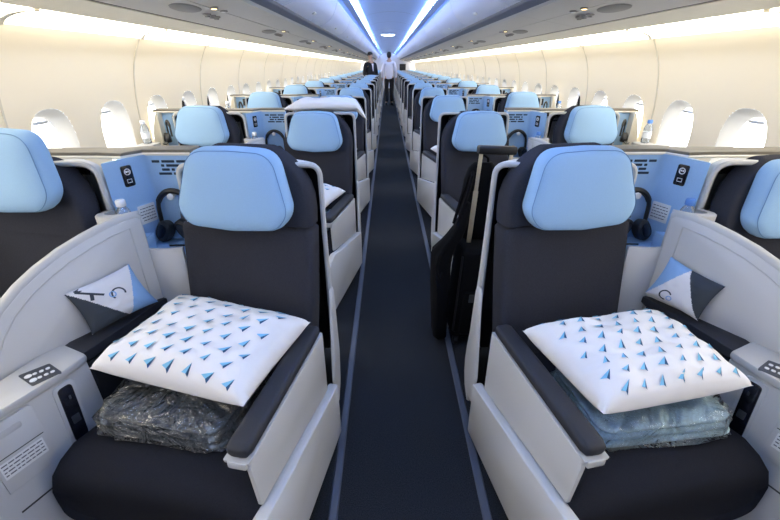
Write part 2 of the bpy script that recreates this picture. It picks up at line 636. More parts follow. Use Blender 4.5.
    # warm light boxes at the head of the side wall, one per wall panel
    first = None
    P2 = WINP * 2
    k = 0
    yst = WIN0 + WINP / 2
    while yst + P2 < YEND:
        off = (s * 1.6, yst + P2 / 2, 1.62)
        lab = 'warm white light box above the %s side wall, %s panel down the cabin' % (nm, ORD[k] if k < len(ORD) else 'far')
        if first is None:
            e = empty('sidewall_light', off, lab, 'wall light', 'warm light boxes above the side walls')
            mb = MB()
            sec = [(1.515, 1.652), (1.56, 1.655), (1.62, 1.648), (1.665, 1.630), (1.688, 1.608), (1.70, 1.615), (1.68, 1.645), (1.62, 1.665), (1.515, 1.668)]
            mb.prism(sec, lambda u, v, d: (u, d, v), yst + .018, yst + P2 - .018)
            mb.build('diffuser', 'wash', e, s, off)
            mb = MB()
            cur = [(1.505, 1.648), (1.56, 1.648), (1.62, 1.640), (1.662, 1.622), (1.684, 1.600), (1.70, 1.61), (1.68, 1.64), (1.62, 1.66), (1.505, 1.664)]
            mb.bprism(cur, lambda u, v, d: (u, d, v), yst - .016, yst + .016, .003)
            mb.build('bracket', 'cream', e, s, off)
            first = snapshot(e)
        else:
            dup(first, off, label=lab)
        yst += P2
        k += 1

build_floor()
for s in (-1, 1):
    build_wall(s)
    build_windows(s)
build_ceiling()
for s in (-1, 1):
    build_overhead(s)

# dome light and far bulkhead fittings
e = empty('dome_light', (-.04, 11.5, 2.152), 'round white dome light in the middle of the blue-lit ceiling', 'ceiling light')
mb = MB(); mb.lathe([(.20, 0), (.20, -.012), (.17, -.02)], (-.04, 11.5, 2.152), 28)
mb.build('rim', 'white', e, 1, (-.04, 11.5, 2.152))
mb = MB(); mb.lathe([(.168, -.018), (.15, -.03), (.08, -.04), (.0005, -.043)], (-.04, 11.5, 2.152), 28)
mb.build('lens', 'dome', e, 1, (-.04, 11.5, 2.152))

# ------------------------------------------------------------------ seats
Y0 = 1.30
A = math.radians(11)
def frame(cx, cy, a=A):
    return Matrix.Translation((cx, cy, 0)) @ Matrix.Rotation(a, 4, 'Z')

LEAN = math.tan(math.radians(11))
def back_y(z):
    return -.085 + (z - .48) * LEAN

def headrest_parts(parent, T, s, off, dz=0.0, hw=.250):
    """upper section of the backrest that slides up, carrying the blue pad"""
    rings = []
    n = 44
    for z in (.90, .905, .95, 1.0, 1.04, 1.075, 1.10, 1.122, 1.14, 1.152, 1.158):
        t = max(0, (z - .94) / .2185)
        hwz = hw * (1 - .58 * t ** 2.5)
        dp = .052 if z < 1.10 else .052 * math.sqrt(max(.03, 1 - ((z - 1.10) / .0585) ** 2))
        if z < .904:
            hwz -= .012; dp -= .01
        cy = back_y(z) + .050
        r = []
        for k in range(n):
            x, y = superell(hwz, dp, k, n, 4.5)
            if y < 0:
                y -= .018 * max(0, (abs(x) / hwz - .72) / .28)
            r.append((x, cy + y, z + dz))
        rings.append(r)
    mb = MB(T)
    mb.loft(rings)
    hs = mb.build('head_section', 'charcoal', parent, s, off, ang=55)
    out = roundpoly([(-.152, .138), (0, .144), (.152, .138), (.206, -.075), (.166, -.138), (0, -.150), (-.166, -.138), (-.206, -.075)], [.085, .3, .085, .075, .07, .3, .07, .075], 7)
    out = [(u * 1.005, v * .905) for u, v in out]
    zc = 1.036
    def fn(u, v, d):
        z = zc + v
        return (u, back_y(z) - .010 - d, z - d * LEAN * .3 + dz)
    mb = MB(T)
    mb.puff(out, [(.90, -.012), (.97, .0), (1.0, .016), (1.0, .036), (.975, .052), (.93, .062), (.84, .071), (.65, .078), (.4, .082), (.12, .083)], fn)
    h = mb.build('headrest_pad', 'blue', parent, s, off, ang=60)
    mb = MB(T)
    sc = [(u * .955, v * .95) for u, v in out]
    mb.tube([fn(u, v, .0588) for u, v in sc], .0012, 6, closed=True)
    mb.build('piping', 'bluedark', h, s, off)
    return hs

def backrest_part(parent, T, s, off, hw=.250):
    mb = MB(T)
    rings = []
    n = 44
    for z in (.42, .46, .60, .75, .88, .93, .95):
        hwz = hw * (.97 + .03 * min(1, (z - .42) / .3))
        dp = .054
        if z > .94:
            hwz -= .02; dp -= .012
        cy = back_y(z) + .054
        r = []
        for k in range(n):
            x, y = superell(hwz, dp, k, n, 4.5)
            if y < 0:
                y -= .018 * max(0, (abs(x) / hwz - .72) / .28)
            r.append((x, cy + y, z))
        rings.append(r)
    mb.loft(rings)
    return mb.build('backrest', 'charcoal', parent, s, off, ang=55)

def cushion_part(parent, T, s, off, hw0=.262, hw1=.290, yf=-.64, wide=.065):
    mb = MB(T)
    rings = []
    st = [(-.05, .455, .11, .0), (-.12, .458, .12, .0), (-.30, .452, .125, .3), (-.45, .455, .14, .75), (yf + .10, .455, .16, 1), (yf + .05, .447, .19, 1), (yf + .015, .425, .20, 1), (yf, .385, .19, 1), (yf + .012, .33, .13, 1)]
    n = 36
    for y, zt, th, wt in st:
        hw = hw0 + (hw1 - hw0) * wt
        r = []
        for k in range(n):
            x, z = superell(hw, th / 2, k, n, 5)
            crown = .010 * (1 - (x / hw) ** 2) if z > 0 else 0
            if x > 0:
                x *= 1 + wide * wt / hw
            r.append((x, y, zt - th / 2 + z + crown))
        rings.append(r)
    mb.loft(rings)
    c = mb.build('seat_cushion', 'cushion', parent, s, off, ang=60)
    return c

def leg_base(parent, T, s, off, hw=.25):
    mb = MB(T)
    mb.box(-hw, hw, -.50, -.02, .04, .33, .01)
    mb.build('seat_base', 'black', parent, s, off)
    mb = MB(T)
    # padded calf rest hanging below the front of the cushion
    rings = []
    for y, z, th in ((-.60, .31, .05), (-.605, .25, .06), (-.60, .15, .06), (-.585, .09, .04)):
        rings.append([(u, y + .05 + v, z) for u, v in rrect(hw * 2.1, th, .02, 4)])
    mb.loft(rings)
    mb.build('calf_rest', 'cushion', parent, s, off)

def shell_parts(parent, s, off, x0, x1, yr, zt, depth_top, depth_low, tin, cornerL=.05, cornerR=.05, floor=.06, zlow=.62):
    """open-fronted shell, deeper towards the floor: grey outside, black lining, pale rim along the front edge"""
    th = .018
    def arch(e, zb, ztop, a, b):
        return roundpoly([(a + e, zb), (a + e, ztop - e), (b - e, ztop - e), (b - e, zb)], [0, max(.01, cornerL - e), max(.01, cornerR - e), 0], 7)
    def layers(e):
        L = []
        for q in (0, .25, .5, .75, 1):
            poly = arch(e, floor, zt - .012 * q, x0 + tin * q ** 1.6, x1 - .02 * q)
            L.append([(u, yr + .012 + q * (depth_top + (depth_low - depth_top) * max(0, min(1, (zt - v) / (zt - zlow)))) , v) for u, v in poly])
        return L
    def skin_(mb, L, back):
        vr = [[mb.v(p) for p in r] for r in L]
        n = len(vr[0])
        for a, b in zip(vr[:-1], vr[1:]):
            for k in range(n - 1):
                mb.f([a[k], a[k + 1], b[k + 1], b[k]])
        if back:
            r = vr[-1]
            m = n // 2
            for k in range(m - 1):
                q = [r[k], r[k + 1], r[n - 2 - k], r[n - 1 - k]]
                if len(set(q)) == 4:
                    mb.f(q)
                elif len(set(q)) == 3:
                    mb.f([r[k], r[k + 1], r[n - 1 - k]])
        return vr
    # walls need some body: outer and inner skins closed along the front edge
    def body(mb, e0, e1, shift):
        Lo = layers(e0); Li = layers(e1)
        Li = [[(x, y - shift * (1 if i == len(Li) - 1 else 0), z) for x, y, z in r] for i, r in enumerate(Li)]
        a = skin_(mb, Lo, True); b = skin_(mb, Li, True)
        n = len(a[0])
        for k in range(n - 1):
            mb.f([a[0][k], a[0][k + 1], b[0][k + 1], b[0][k]])
        for k in (0, n - 1):
            for i in range(len(a) - 1):
                mb.f([a[i][k], a[i + 1][k], b[i + 1][k], b[i][k]])
        mb.f([a[-1][0], b[-1][0], b[-1][-1], a[-1][-1]])
    mb = MB(); body(mb, 0, th * .5, .008)
    mb.build('outer_shell', 'shell', parent, s, off, ang=50)
    mb = MB(); body(mb, th * .5, th, .008)
    # the lining stays clear of the outer skin at the back
    mb.build('inner_lining', 'black', parent, s, off, ang=50)
    mb = MB()
    po = arch(0, floor, zt, x0, x1); pi = arch(th, floor, zt, x0, x1)
    pts = [((a[0] + b[0]) / 2, yr + .010, (a[1] + b[1]) / 2) for a, b in zip(po, pi)]
    mb.tube(pts, .0095, 8)
    mb.build('edge_trim', 'rim', parent, s, off)

def build_aisle_seat(s):
    off = (s * .576, Y0, 0)
    e = empty('aisle_seat', off)
    T = frame(.576, Y0)
    backrest_part(e, T, s, off)
    headrest_parts(e, T, s, off, .0)
    cushion_part(e, T, s, off)
    leg_base(e, T, s, off)
    shell_parts(e, s, off, .294, .798, Y0 + .05, 1.152, .10, .38, .07)
    # aisle side: padded armrest on a thin panel, stepped out over the base
    mb = MB(T)
    rings = []
    for y, r_ in ((-.607, .55), (-.602, .85), (-.585, 1), (-.40, 1), (-.2, 1), (-.10, .95), (-.088, .7)):
        rings.append([(-.258 + u * r_, y, .604 + v * r_) for u, v in rrect(.066, .036, .016, 4)])
    mb.loft(rings)
    mb.build('armrest_pad', 'leather', e, s, off, ang=60)
    mb = MB(T)
    poly = [(-.085, .32), (-.600, .405), (-.612, .560), (-.605, .585), (-.085, .585)]
    mb.bprism(roundpoly(poly, [.005, .005, .02, .01, .01], 4), lambda u, v, d: (d, u, v), -.294, -.281, .003)
    pn = mb.build('side_panel', 'shell', e, s, off)
    mb = MB(T)
    mb.bprism([(-.085, .578), (-.614, .578), (-.616, .588), (-.085, .588)], lambda u, v, d: (d, u, v), -.293, -.225, .003)
    mb.build('armrest_trim', 'rim', pn, s, off)
    mb = MB(T)
    mb.bprism(rrect(.05, .022, .006), lambda u, v, d: (-.262 + u, -.612 - d, .578 + v), 0, .008, .002)
    mb.build('latch', 'rim', pn, s, off)
    mb = MB(T)
    poly = [(-.04, .05), (-.765, .05), (-.80, .30), (-.79, .36), (-.75, .395), (-.66, .410), (-.58, .395), (-.085, .315), (-.04, .31)]
    poly = roundpoly(poly, [.01, .02, .05, .04, .05, .03, .03, .01, .01], 4)
    mb.bprism(poly, lambda u, v, d: (d, u, v), -.322, -.284, .008)
    mb.build('base_panel', 'shell', e, s, off)
    # rounded cover where the base meets the shell
    mb = MB()
    pl = roundpoly([(Y0 - .06, .30), (Y0 + .02, .66), (Y0 + .09, .66), (Y0 + .13, .3), (Y0 + .09, .10), (Y0 - .03, .12)], [.04, .03, .03, .05, .05, .05], 6)
    mb.puff(pl, [(1, 0), (.99, .005), (.95, .009), (.8, .012), (.3, .013)], lambda u, v, d: (.2975 - d, u, v))
    mb.build('hinge_cover', 'shell', e, s, off, ang=50)
    return e

WX, WY = 1.375, 1.34
def build_window_seat(s):
    off = (s * WX, WY, 0)
    e = empty('window_seat', off)
    T = frame(WX, WY)
    backrest_part(e, T, s, off, .228)
    headrest_parts(e, T, s, off, .032, .231)
    cushion_part(e, T, s, off, .235, .245, -.60, 0)
    leg_base(e, T, s, off, .22)
    shell_parts(e, s, off, 1.082, 1.602, WY + .045, 1.150, .09, .36, .07, .07, .05)
    return e

def onto(a, b):
    """plane through two plan points: (distance along, height, outward depth) -> xyz"""
    a = Vector((a[0], a[1], 0)); b = Vector((b[0], b[1], 0))
    d = (b - a).normalized()
    nrm = Vector((d.y, -d.x, 0))      # to the right of the walk a -> b
    return lambda u, v, w_: a + d * u + nrm * w_ + Vector((0, 0, v))

def text_lines(mb, fn, u0, u1, v0, v1, rows, depth, h, seed):
    rnd = random.Random(seed)
    for r in range(rows):
        v = v0 + (v1 - v0) * (r + .5) / rows
        u = u0
        while u < u1 - .006:
            L = rnd.uniform(.006, .016)
            L = min(L, u1 - u)
            q = [(u, v - h / 2), (u + L, v - h / 2), (u + L, v + h / 2), (u, v + h / 2)]
            mb.prism(q, fn, depth, depth + .0006)
            u += L + .003

def build_console(s):
    off = (s * 1.0, 1.4, 0)
    e = empty('seat_console', off)
    def B(mb, name, m, par=e, ang=38):
        return mb.build(name, m, par, s, off, ang)
    # low cabinet between the two seats
    plan = [(1.020, .985), (1.038, .90), (1.075, .80), (1.118, .70), (1.128, .60), (1.130, .45), (1.205, .45), (1.195, .80), (1.140, 1.045)]
    mb = MB()
    mb.bprism(plan, lambda u, v, d: (u, v, d), .05, .615, .004)
    body = B(mb, 'cabinet', 'shell')
    mb = MB()
    cx, cy = 1.13, .8
    top = [(cx + (x - cx) * 1.0 - (.012 if i < 6 else 0), y) for i, (x, y) in enumerate(plan)]
    mb.bprism(roundpoly(top, .02, 3), lambda u, v, d: (u, v, d), .617, .642, .008)
    B(mb, 'worktop', 'rim')
    # keypad let into the top
    mb = MB()
    kp = roundpoly([(1.142, .887), (1.090, .940), (1.024, .902), (1.066, .846)], .006, 3)
    mb.prism(kp, lambda u, v, d: (u, v, d), .638, .6435)
    k_ = B(mb, 'keypad', 'keypad')
    mb = MB()
    for a in range(4):
        for b in range(2):
            u = .18 + .21 * a; v = .3 + .36 * b
            px = (1.066 + (1.142 - 1.066) * (1 - v)) * 1
            p0 = Vector((1.066, .846)).lerp(Vector((1.142, .887)), v)
            p1 = Vector((1.024, .902)).lerp(Vector((1.090, .940)), v)
            p = p0.lerp(p1, u)
            mb.lathe([(.0055 if a else .009, 0), (.0055 if a else .009, .002), (.003, .003)], (p.x, p.y, .6435), 10)
    mb.build('button', 'white', k_, s, off)
    # face towards the aisle seat: handset, door with notice
    F = onto((1.0185, .955), (1.1185, .702))
    F2 = onto((1.034, .905), (1.118, .702))
    fn = lambda u, v, d: F2(u, v, d)
    mb = MB()
    ho = roundpoly([(-.012, .592), (.028, .592), (.040, .39), (.0, .39)], .014, 5)
    mb.bprism(ho, lambda u, v, d: fn(u, v, d), -.006, .006, .003)
    h_ = B(mb, 'handset', 'gloss')
    mb = MB()
    mb.bprism(roundpoly([(-.022, .603), (.038, .603), (.050, .378), (-.010, .378)], .018, 5), fn, -.008, .003, .002)
    mb.build('surround', 'shell', h_, s, off)
    mb = MB()
    mb.prism(rrect(.006, .014, .002, 3, .006, .55), fn, .006, .0068)
    mb.prism(rrect(.022, .03, .003, 3, .014, .47), fn, .006, .0066)
    mb.build('buttons', 'keypad', h_, s, off)
    fn2 = onto((1.0755, .80), (1.1185, .70))
    mb = MB()
    do = roundpoly([(-.02, .607), (.30, .607), (.30, .385), (-.02, .385)], [.015, 0, 0, .015], 5)
    fn3 = onto((1.075, .80), (1.118, .70))
    mb.bprism([(min(u, .105), v) for u, v in do], fn3, -.002, .006, .002)
    d_ = B(mb, 'door', 'shell')
    mb = MB()
    mb.bprism(rrect(.07, .02, .008, 4, .05, .57), fn3, .005, .007, .001)
    mb.build('finger_pull', 'rim', d_, s, off)
    mb = MB()
    mb.prism([(-.015, .500), (.104, .500), (.104, .503), (-.015, .503)], fn3, .0058, .0064)
    mb.build('door_split', 'seam', d_, s, off)
    mb = MB()
    mb.prism(rrect(.105, .055, .002, 2, .045, .462), fn3, .0060, .0066)
    lb = mb.build('notice', 'paper', d_, s, off)
    mb = MB()
    text_lines(mb, fn3, -.003, .094, .487, .440, 4, .0066, .0035, 5)
    mb.build('notice_print', 'ink', lb, s, off)
    mb = MB()
    mb.prism([(-.03, .300), (.105, .300), (.105, .306), (-.03, .306)], fn3, .0002, .0008)
    B(mb, 'cabinet_seam', 'seam')
    # padded armrest leading back to the seat
    mb = MB()
    rings = []
    L = [(1.030, .985, 1.140, 1.045), (1.022, 1.0, 1.132, 1.06), (.985, 1.13, 1.070, 1.17), (.955, 1.24, 1.012, 1.265), (.935, 1.305, .965, 1.318), (.932, 1.325, .955, 1.335)]
    for i, (ax, ay, bx, by) in enumerate(L):
        th = .024 if i in (0, 5) else .034
        zt = .640
        r = []
        a = Vector((ax, ay)); b = Vector((bx, by))
        for u, v in rrect(1, th, .012, 4):
            uu = max(0, min(1, u + .5))
            p = a.lerp(b, uu)
            r.append((p.x, p.y, zt - .018 + v))
        rings.append(r)
    mb.loft(rings)
    B(mb, 'armrest_pad', 'leather', ang=60)
    # dark bracket and grey side below the pad
    mb = MB()
    mb.bprism([(1.022, 1.0), (1.046, .99), (1.10, 1.06), (1.0, 1.30), (.955, 1.32), (.94, 1.30)], lambda u, v, d: (u, v, d), .05, .60, .004)
    sd = B(mb, 'armrest_support', 'black')
    mb = MB()
    fs = onto((.951, 1.24), (1.010, 1.04))
    mb.bprism(rrect(.15, .11, .008, 3, .095, .52), fs, .0, .006, .002)
    mb.build('side_cover', 'shell', sd, s, off)
    # arched divider
    D = onto((.945, 1.33), (1.205, .88))
    prof = [(0, .55), (0, .958), (.012, .969), (.06, .969), (.12, .961), (.18, .947), (.25, .926), (.32, .896), (.38, .862), (.44, .815), (.49, .755), (.52, .70), (.54, .62), (.54, .55)]
    mb = MB()
    mb.bprism(prof, D, -.040, .0, .006)
    dv = B(mb, 'divider', 'shell', ang=40)
    mb = MB()
    # raised border along the arch
    inn = []
    pr = prof[1:-1]
    for q in range(1, len(pr) - 1):
        d = (Vector(pr[q + 1]) - Vector(pr[q - 1])).normalized()
        inn.append((pr[q][0] + d.y * .030 * 1, pr[q][1] - d.x * .030))
    inn = [(.045, .62), (.045, .94)] + [q for q in inn if q[0] > .06 and q[1] > .66 and q[0] < .5]
    mb.tube([D(u, v, .0005) for u, v in inn], .0024, 6)
    mb.build('border_line', 'rim', dv, s, off)
    mb = MB()
    rim = [D(u, v, -.020) for u, v in prof[1:-1]]
    mb.tube(rim, .0185, 10)
    mb.build('arch_edge', 'rim', dv, s, off)
    # curved cup wall behind the divider
    mb = MB()
    arc = [(.965, 1.345), (.995, 1.308), (1.04, 1.296), (1.072, 1.300), (1.092, 1.314), (1.099, 1.335), (1.092, 1.360), (1.074, 1.385)]
    inn = [(.972, 1.372), (1.005, 1.332), (1.04, 1.318), (1.062, 1.321), (1.074, 1.328), (1.078, 1.340), (1.074, 1.355), (1.060, 1.375)]
    ring = arc + inn[::-1]
    mb.bprism(ring, lambda u, v, d: (u, v, d), .60, .978, .004)
    B(mb, 'cup_holder_wall', 'rim', ang=50)
    mb = MB()
    mb.prism([(.985, 1.37), (1.04, 1.322), (1.068, 1.34), (1.058, 1.43), (.99, 1.45)], lambda u, v, d: (u, v, d), .60, .860)
    B(mb, 'cup_shelf', 'niche')
    # storage niche: blue back, angled side, shelf, front wall
    mb = MB()
    mb.bprism(roundpoly([(.838, 1.565), (1.015, 1.565), (1.078, 1.405), (1.081, 1.412), (1.045, 1.60), (.838, 1.60)], [0, .03, 0, 0, .01, 0], 4), lambda u, v, d: (u, v, d), .55, 1.138, .003)
    nb = B(mb, 'niche_back', 'niche')
    mb = MB()
    for r, z in enumerate((1.112, 1.096, 1.080, 1.064)):
        x = .850
        segs = [(.045, .05, .03, .03), (.03, .05, .012, .05), (.05, .012, .03, .05), (.012, .045, .05, .04)][r]
        for L_ in segs:
            if x + L_ > 1.0 + .012 * (r % 2):
                break
            mb.prism(rrect(L_, .0095, .002, 2, x + L_ / 2, z), lambda u, v, d: (u, 1.565 - d, v), -.001, .0008)
            x += L_ + .008
    mb.build('air_vent', 'slot', nb, s, off)
    pf = onto((1.015, 1.565), (1.078, 1.405))
    mb = MB()
    mb.bprism(rrect(.042, .078, .008, 4, .088, 1.075), pf, -.002, .004, .001)
    pw = mb.build('power_panel', 'gloss', nb, s, off)
    mb = MB()
    for ang in (0,):
        for q in range(14):
            pass
    mb.tube([pf(.088 + .011 * math.cos(2 * PI * k / 16), 1.091 + .011 * math.sin(2 * PI * k / 16), .0045) for k in range(16)], .0018, 5, closed=True)
    mb.prism(rrect(.006, .006, .001, 2, .084, 1.092), pf, .004, .0048)
    mb.prism(rrect(.006, .006, .001, 2, .092, 1.092), pf, .004, .0048)
    mb.tube([pf(*p, .0045) for p in [(.079, 1.063), (.097, 1.063), (.097, 1.051), (.079, 1.051)]], .0014, 5, closed=True)
    mb.build('sockets', 'white', pw, s, off)
    mb = MB()
    ci = [(.932 + .013 * math.cos(2 * PI * k / 14), .980 + .013 * math.sin(2 * PI * k / 14)) for k in range(14)]
    mb.puff(ci, [(.5, 0), (.5, .03), (1, .032), (1, .040), (.7, .043)], lambda u, v, d: (u, 1.565 - d, v))
    mb.build('headphone_hook', 'white', nb, s, off)
    mb = MB()
    mb.prism(rrect(.075, .075, .003, 2, .050, .915), pf, .0, .0016)
    pc = mb.build('placard', 'paper', nb, s, off)
    mb = MB()
    text_lines(mb, pf, .018, .082, .945, .885, 5, .0016, .003, 9)
    mb.build('placard_print', 'ink', pc, s, off)
    mb = MB()
    mb.bprism([(.838, 1.36), (.90, 1.345), (.965, 1.352), (1.02, 1.40), (1.05, 1.48), (1.03, 1.56), (.838, 1.56)], lambda u, v, d: (u, v, d), .55, .790, .004)
    B(mb, 'niche_shelf', 'niche')
    mb = MB()
    o_ = [(.838, 1.350), (.88, 1.338), (.93, 1.334), (.968, 1.338), (.968, 1.352), (.93, 1.348), (.88, 1.352), (.838, 1.364)]
    mb.bprism(o_, lambda u, v, d: (u, v, d), .10, .838, .003)
    B(mb, 'niche_front', 'shell')
    # ledge along the top, from the aisle seat to the side wall
    mb = MB()
    led = [(.838, 1.570), (1.022, 1.570), (1.062, 1.500), (1.16, 1.515), (1.66, 1.515), (1.79, 1.50), (1.79, 1.60), (1.10, 1.62), (1.03, 1.66), (.838, 1.66)]
    mb.bprism(led, lambda u, v, d: (u, v, d), 1.140, 1.156, .003)
    lg = B(mb, 'ledge', 'taupe')
    mb = MB()
    ed = [(.838, 1.566), (1.018, 1.566), (1.060, 1.495), (1.16, 1.508), (1.40, 1.510), (1.79, 1.496)]
    mb.tube([(x, y, 1.140) for x, y in ed], .0065, 6)
    mb.build('ledge_edge', 'cream', lg, s, off)
    # window-side storage: blue panel, sloping cream flank, side shelf
    mb = MB()
    mb.bprism([(1.606, 1.52), (1.740, 1.52), (1.740, 1.55), (1.606, 1.55)], lambda u, v, d: (u, v, d), .55, 1.135, .003)
    wp = B(mb, 'window_side_panel', 'niche')
    mb = MB()
    mb.bprism(rrect(.034, .07, .006, 3, 1.650, 1.080), lambda u, v, d: (u, 1.52 - d, v), -.002, .004, .001)
    mb.build('window_power_panel', 'gloss', wp, s, off)
    mb = MB()
    fl = [(1.742, .55), (1.742, 1.142), (1.756, 1.132), (1.775, 1.09), (1.795, 1.03), (1.808, .97), (1.815, .90), (1.79, .55)]
    mb.bprism(fl, lambda u, v, d: (u, d, v), 1.46, 1.56, .004)
    B(mb, 'window_side_flank', 'cream', ang=50)
    mb = MB()
    rings = []
    for z, xo, gr in ((.14, 1.708, 0), (.30, 1.755, 0), (.50, 1.790, 0), (.70, 1.806, 0), (.945, 1.815, 0), (.953, 1.812, .004), (.955, 1.806, .012)):
        rings.append([(u, v, z) for u, v in roundpoly([(1.690 + gr * .5, 1.19 + gr), (xo - .015, 1.15 + gr), (xo, 1.335 - gr), (1.690 + gr * .5, 1.335 - gr)], .02 if xo > 1.72 else .004, 4)])
    mb.loft(rings)
    B(mb, 'window_side_shelf', 'rim')
    return e

def headphones(s, name, loc):
    """headband hung on the hook, ear cups hanging below; built round its hanging point"""
    off = (0, 0, 0)
    e = empty(name, loc)
    e.scale = (.90, .90, .90)
    mb = MB()
    pts = []
    for k in range(19):
        t = PI * k / 18
        pts.append((.078 * math.cos(t), 0, -.085 + .088 * math.sin(t)))
    pts = [(.080, 0, -.15)] + pts + [(-.080, 0, -.15)]
    r = [.009] * 4 + [.013] * (len(pts) - 8) + [.009] * 4
    rings = []
    mb.tube(pts, r, 8)
    mb.build('headband', 'plastic', e, 1, off)
    for q, (x, z, rot) in enumerate(((-.040 * s, -.165, .5), (.055 * s, -.175, -.5))):
        mb = MB(Matrix.Translation((x, -.03, z)) @ Matrix.Rotation(rot * s, 4, 'Y') @ Matrix.Rotation(.35 * s, 4, 'Z'))
        mb.puff([superell(.036, .050, k, 24, 2.4) for k in range(24)], [(.8, -.026), (1, -.018), (1.02, 0), (1, .014), (.85, .022), (.6, .020)], lambda u, v, d: (u, d, v))
        c = mb.build('ear_cup', 'plastic', e, 1, off)
        mb = MB(Matrix.Translation((x, -.03, z)) @ Matrix.Rotation(rot * s, 4, 'Y') @ Matrix.Rotation(.35 * s, 4, 'Z'))
        mb.puff([superell(.022, .034, k, 20, 2.4) for k in range(20)], [(1, -.0262), (.9, -.0275)], lambda u, v, d: (u, d, v))
        mb.build('cup_face', 'keypad' if q == 0 else 'gloss', c, 1, off)
    mb = MB()
    mb.tube([(-.040 * s, -.04, -.21), (-.075 * s, -.06, -.215), (-.10 * s, -.075, -.222), (-.085 * s, -.10, -.220), (-.05 * s, -.09, -.222), (-.02 * s, -.085, -.223), (.02 * s, -.09, -.222)], .004, 6)
    mb.build('cable', 'plastic', e, 1, off)
    return e

def bottle(loc, capm):
    e = empty('water_bottle', loc)
    mb = MB()
    mb.lathe([(.020, 0), (.026, .004), (.027, .02), (.025, .05), (.027, .08), (.026, .10), (.018, .12), (.011, .13), (.011, .138)], (0, 0, 0), 18)
    mb.build('bottle_body', 'water', e)
    mb = MB()
    mb.lathe([(.015, .131), (.0165, .133), (.0165, .150), (.014, .154), (.0005, .1545)], (0, 0, 0), 16)
    mb.build('cap', capm, e)
    mb = MB()
    mb.lathe([(.0276, .035), (.0276, .075)], (0, 0, 0), 18)
    mb.build('bottle_label', 'cap', e)
    return e

# ---- prototypes on both sides, then the rows behind
LAB_A, LAB_W, LAB_C = {}, {}, {}
gA, gW, gC = 'aisle seats', 'window seats', 'consoles between the seats'
def labA(r, s):
    nm = SIDE[s]
    if r == 0:
        return 'aisle seat in the front row %s of the aisle, under a printed pillow' % nm
    if r == 1 and s > 0:
        return 'charcoal aisle seat behind the black trolley case, pale blue headrest, second row right'
    if r == 1:
        return 'charcoal aisle seat with white pillow on top of its shell, second row left'
    return 'charcoal aisle seat with pale blue headrest, %s row, %s of the aisle' % (ORD[r], nm)
def labW(r, s):
    return 'charcoal window seat with pale blue headrest, %s row by the %s wall' % (ORD[r], SIDE[s])
def labC(r, s):
    if r == 0:
        return 'pale grey console with arched divider and keypad, front row on the %s' % SIDE[s]
    return 'pale grey console with blue niche between two seats, %s row on the %s' % (ORD[r], SIDE[s])

for s in (-1, 1):
    a = build_aisle_seat(s); tag(a, labA(0, s), 'seat', gA)
    wd = build_window_seat(s); tag(wd, labW(0, s), 'seat', gW)
    c = build_console(s); tag(c, labC(0, s), 'console', gC)
    sa, sw, sc_ = snapshot(a), snapshot(wd), snapshot(c)
    for r in range(1, NROW):
        dy = PITCHY * r
        o = dup(sa, (s * .576, Y0 + dy, 0), label=labA(r, s))
        o = dup(sw, (s * WX, WY + dy, 0), label=labW(r, s))
        skip = ('keypad', 'handset', 'cabinet_seam') if r > 4 else ()
        o = dup(sc_, (s * 1.0, 1.4 + dy, 0), label=labC(r, s), skip=skip)
    # the window seats of the front row sit a little further in
    for ch in children(wd):
        if ch.name.split('.')[0] not in ('outer_shell', 'inner_lining', 'edge_trim'):
            ch.location.x -= s * (.018 if s < 0 else .018)
    # the head sections of the front row are pulled up
    for ch in children(a):
        if ch.name.split('.')[0] in ('head_section', 'headrest_pad'):
            ch.location.z += .048; ch.location.y += .008
    for ch in children(wd):
        k_ = ch.name.split('.')[0]
        if k_ == 'headrest_pad':
            ch.location.z += .068 if s < 0 else -.03
            ch.location.y += .010 if s < 0 else 0
        elif k_ == 'head_section':
            ch.location.z -= .03

# headphones and water bottles
for s in (-1, 1):
    h = headphones(s, 'headphones', (s * .932, 1.548, .996))
    tag(h, 'black headphones hanging in the blue niche of the front row on the %s' % SIDE[s], 'headphones', 'headphones in the niches')
    hs = snapshot(h)
    b = bottle((s * 1.030, 1.375, .862), 'cap' if s < 0 else 'capblue')
    tag(b, 'small water bottle with %s cap in the front console on the %s' % ('white' if s < 0 else 'blue', SIDE[s]), 'bottle', 'water bottles')
    bs = snapshot(b)
    for r in range(1, 8):
        dup(hs, (s * .932, 1.548 + PITCHY * r, .996), label='black headphones in the niche beside the aisle seat, %s row on the %s' % (ORD[r], SIDE[s]))
        dup(bs, (s * 1.030, 1.375 + PITCHY * r, .862), label='small water bottle on the console between the seats, %s row back on the %s' % (ORD[r], SIDE[s]))
    for r in range(1, 5):
        o = dup(hs, (s * 1.668, 1.435 + PITCHY * r, 1.085), label='black headphones by the wall beside the window seat, %s row on the %s' % (ORD[r], SIDE[s]))
        o.rotation_euler.z = s * math.radians(52); o.scale = (.68, .68, .68)
        dup(bs, (s * 1.745, 1.26 + PITCHY * r, .957), label='small water bottle on the shelf below the windows, %s row on the %s' % (ORD[r], SIDE[s]))

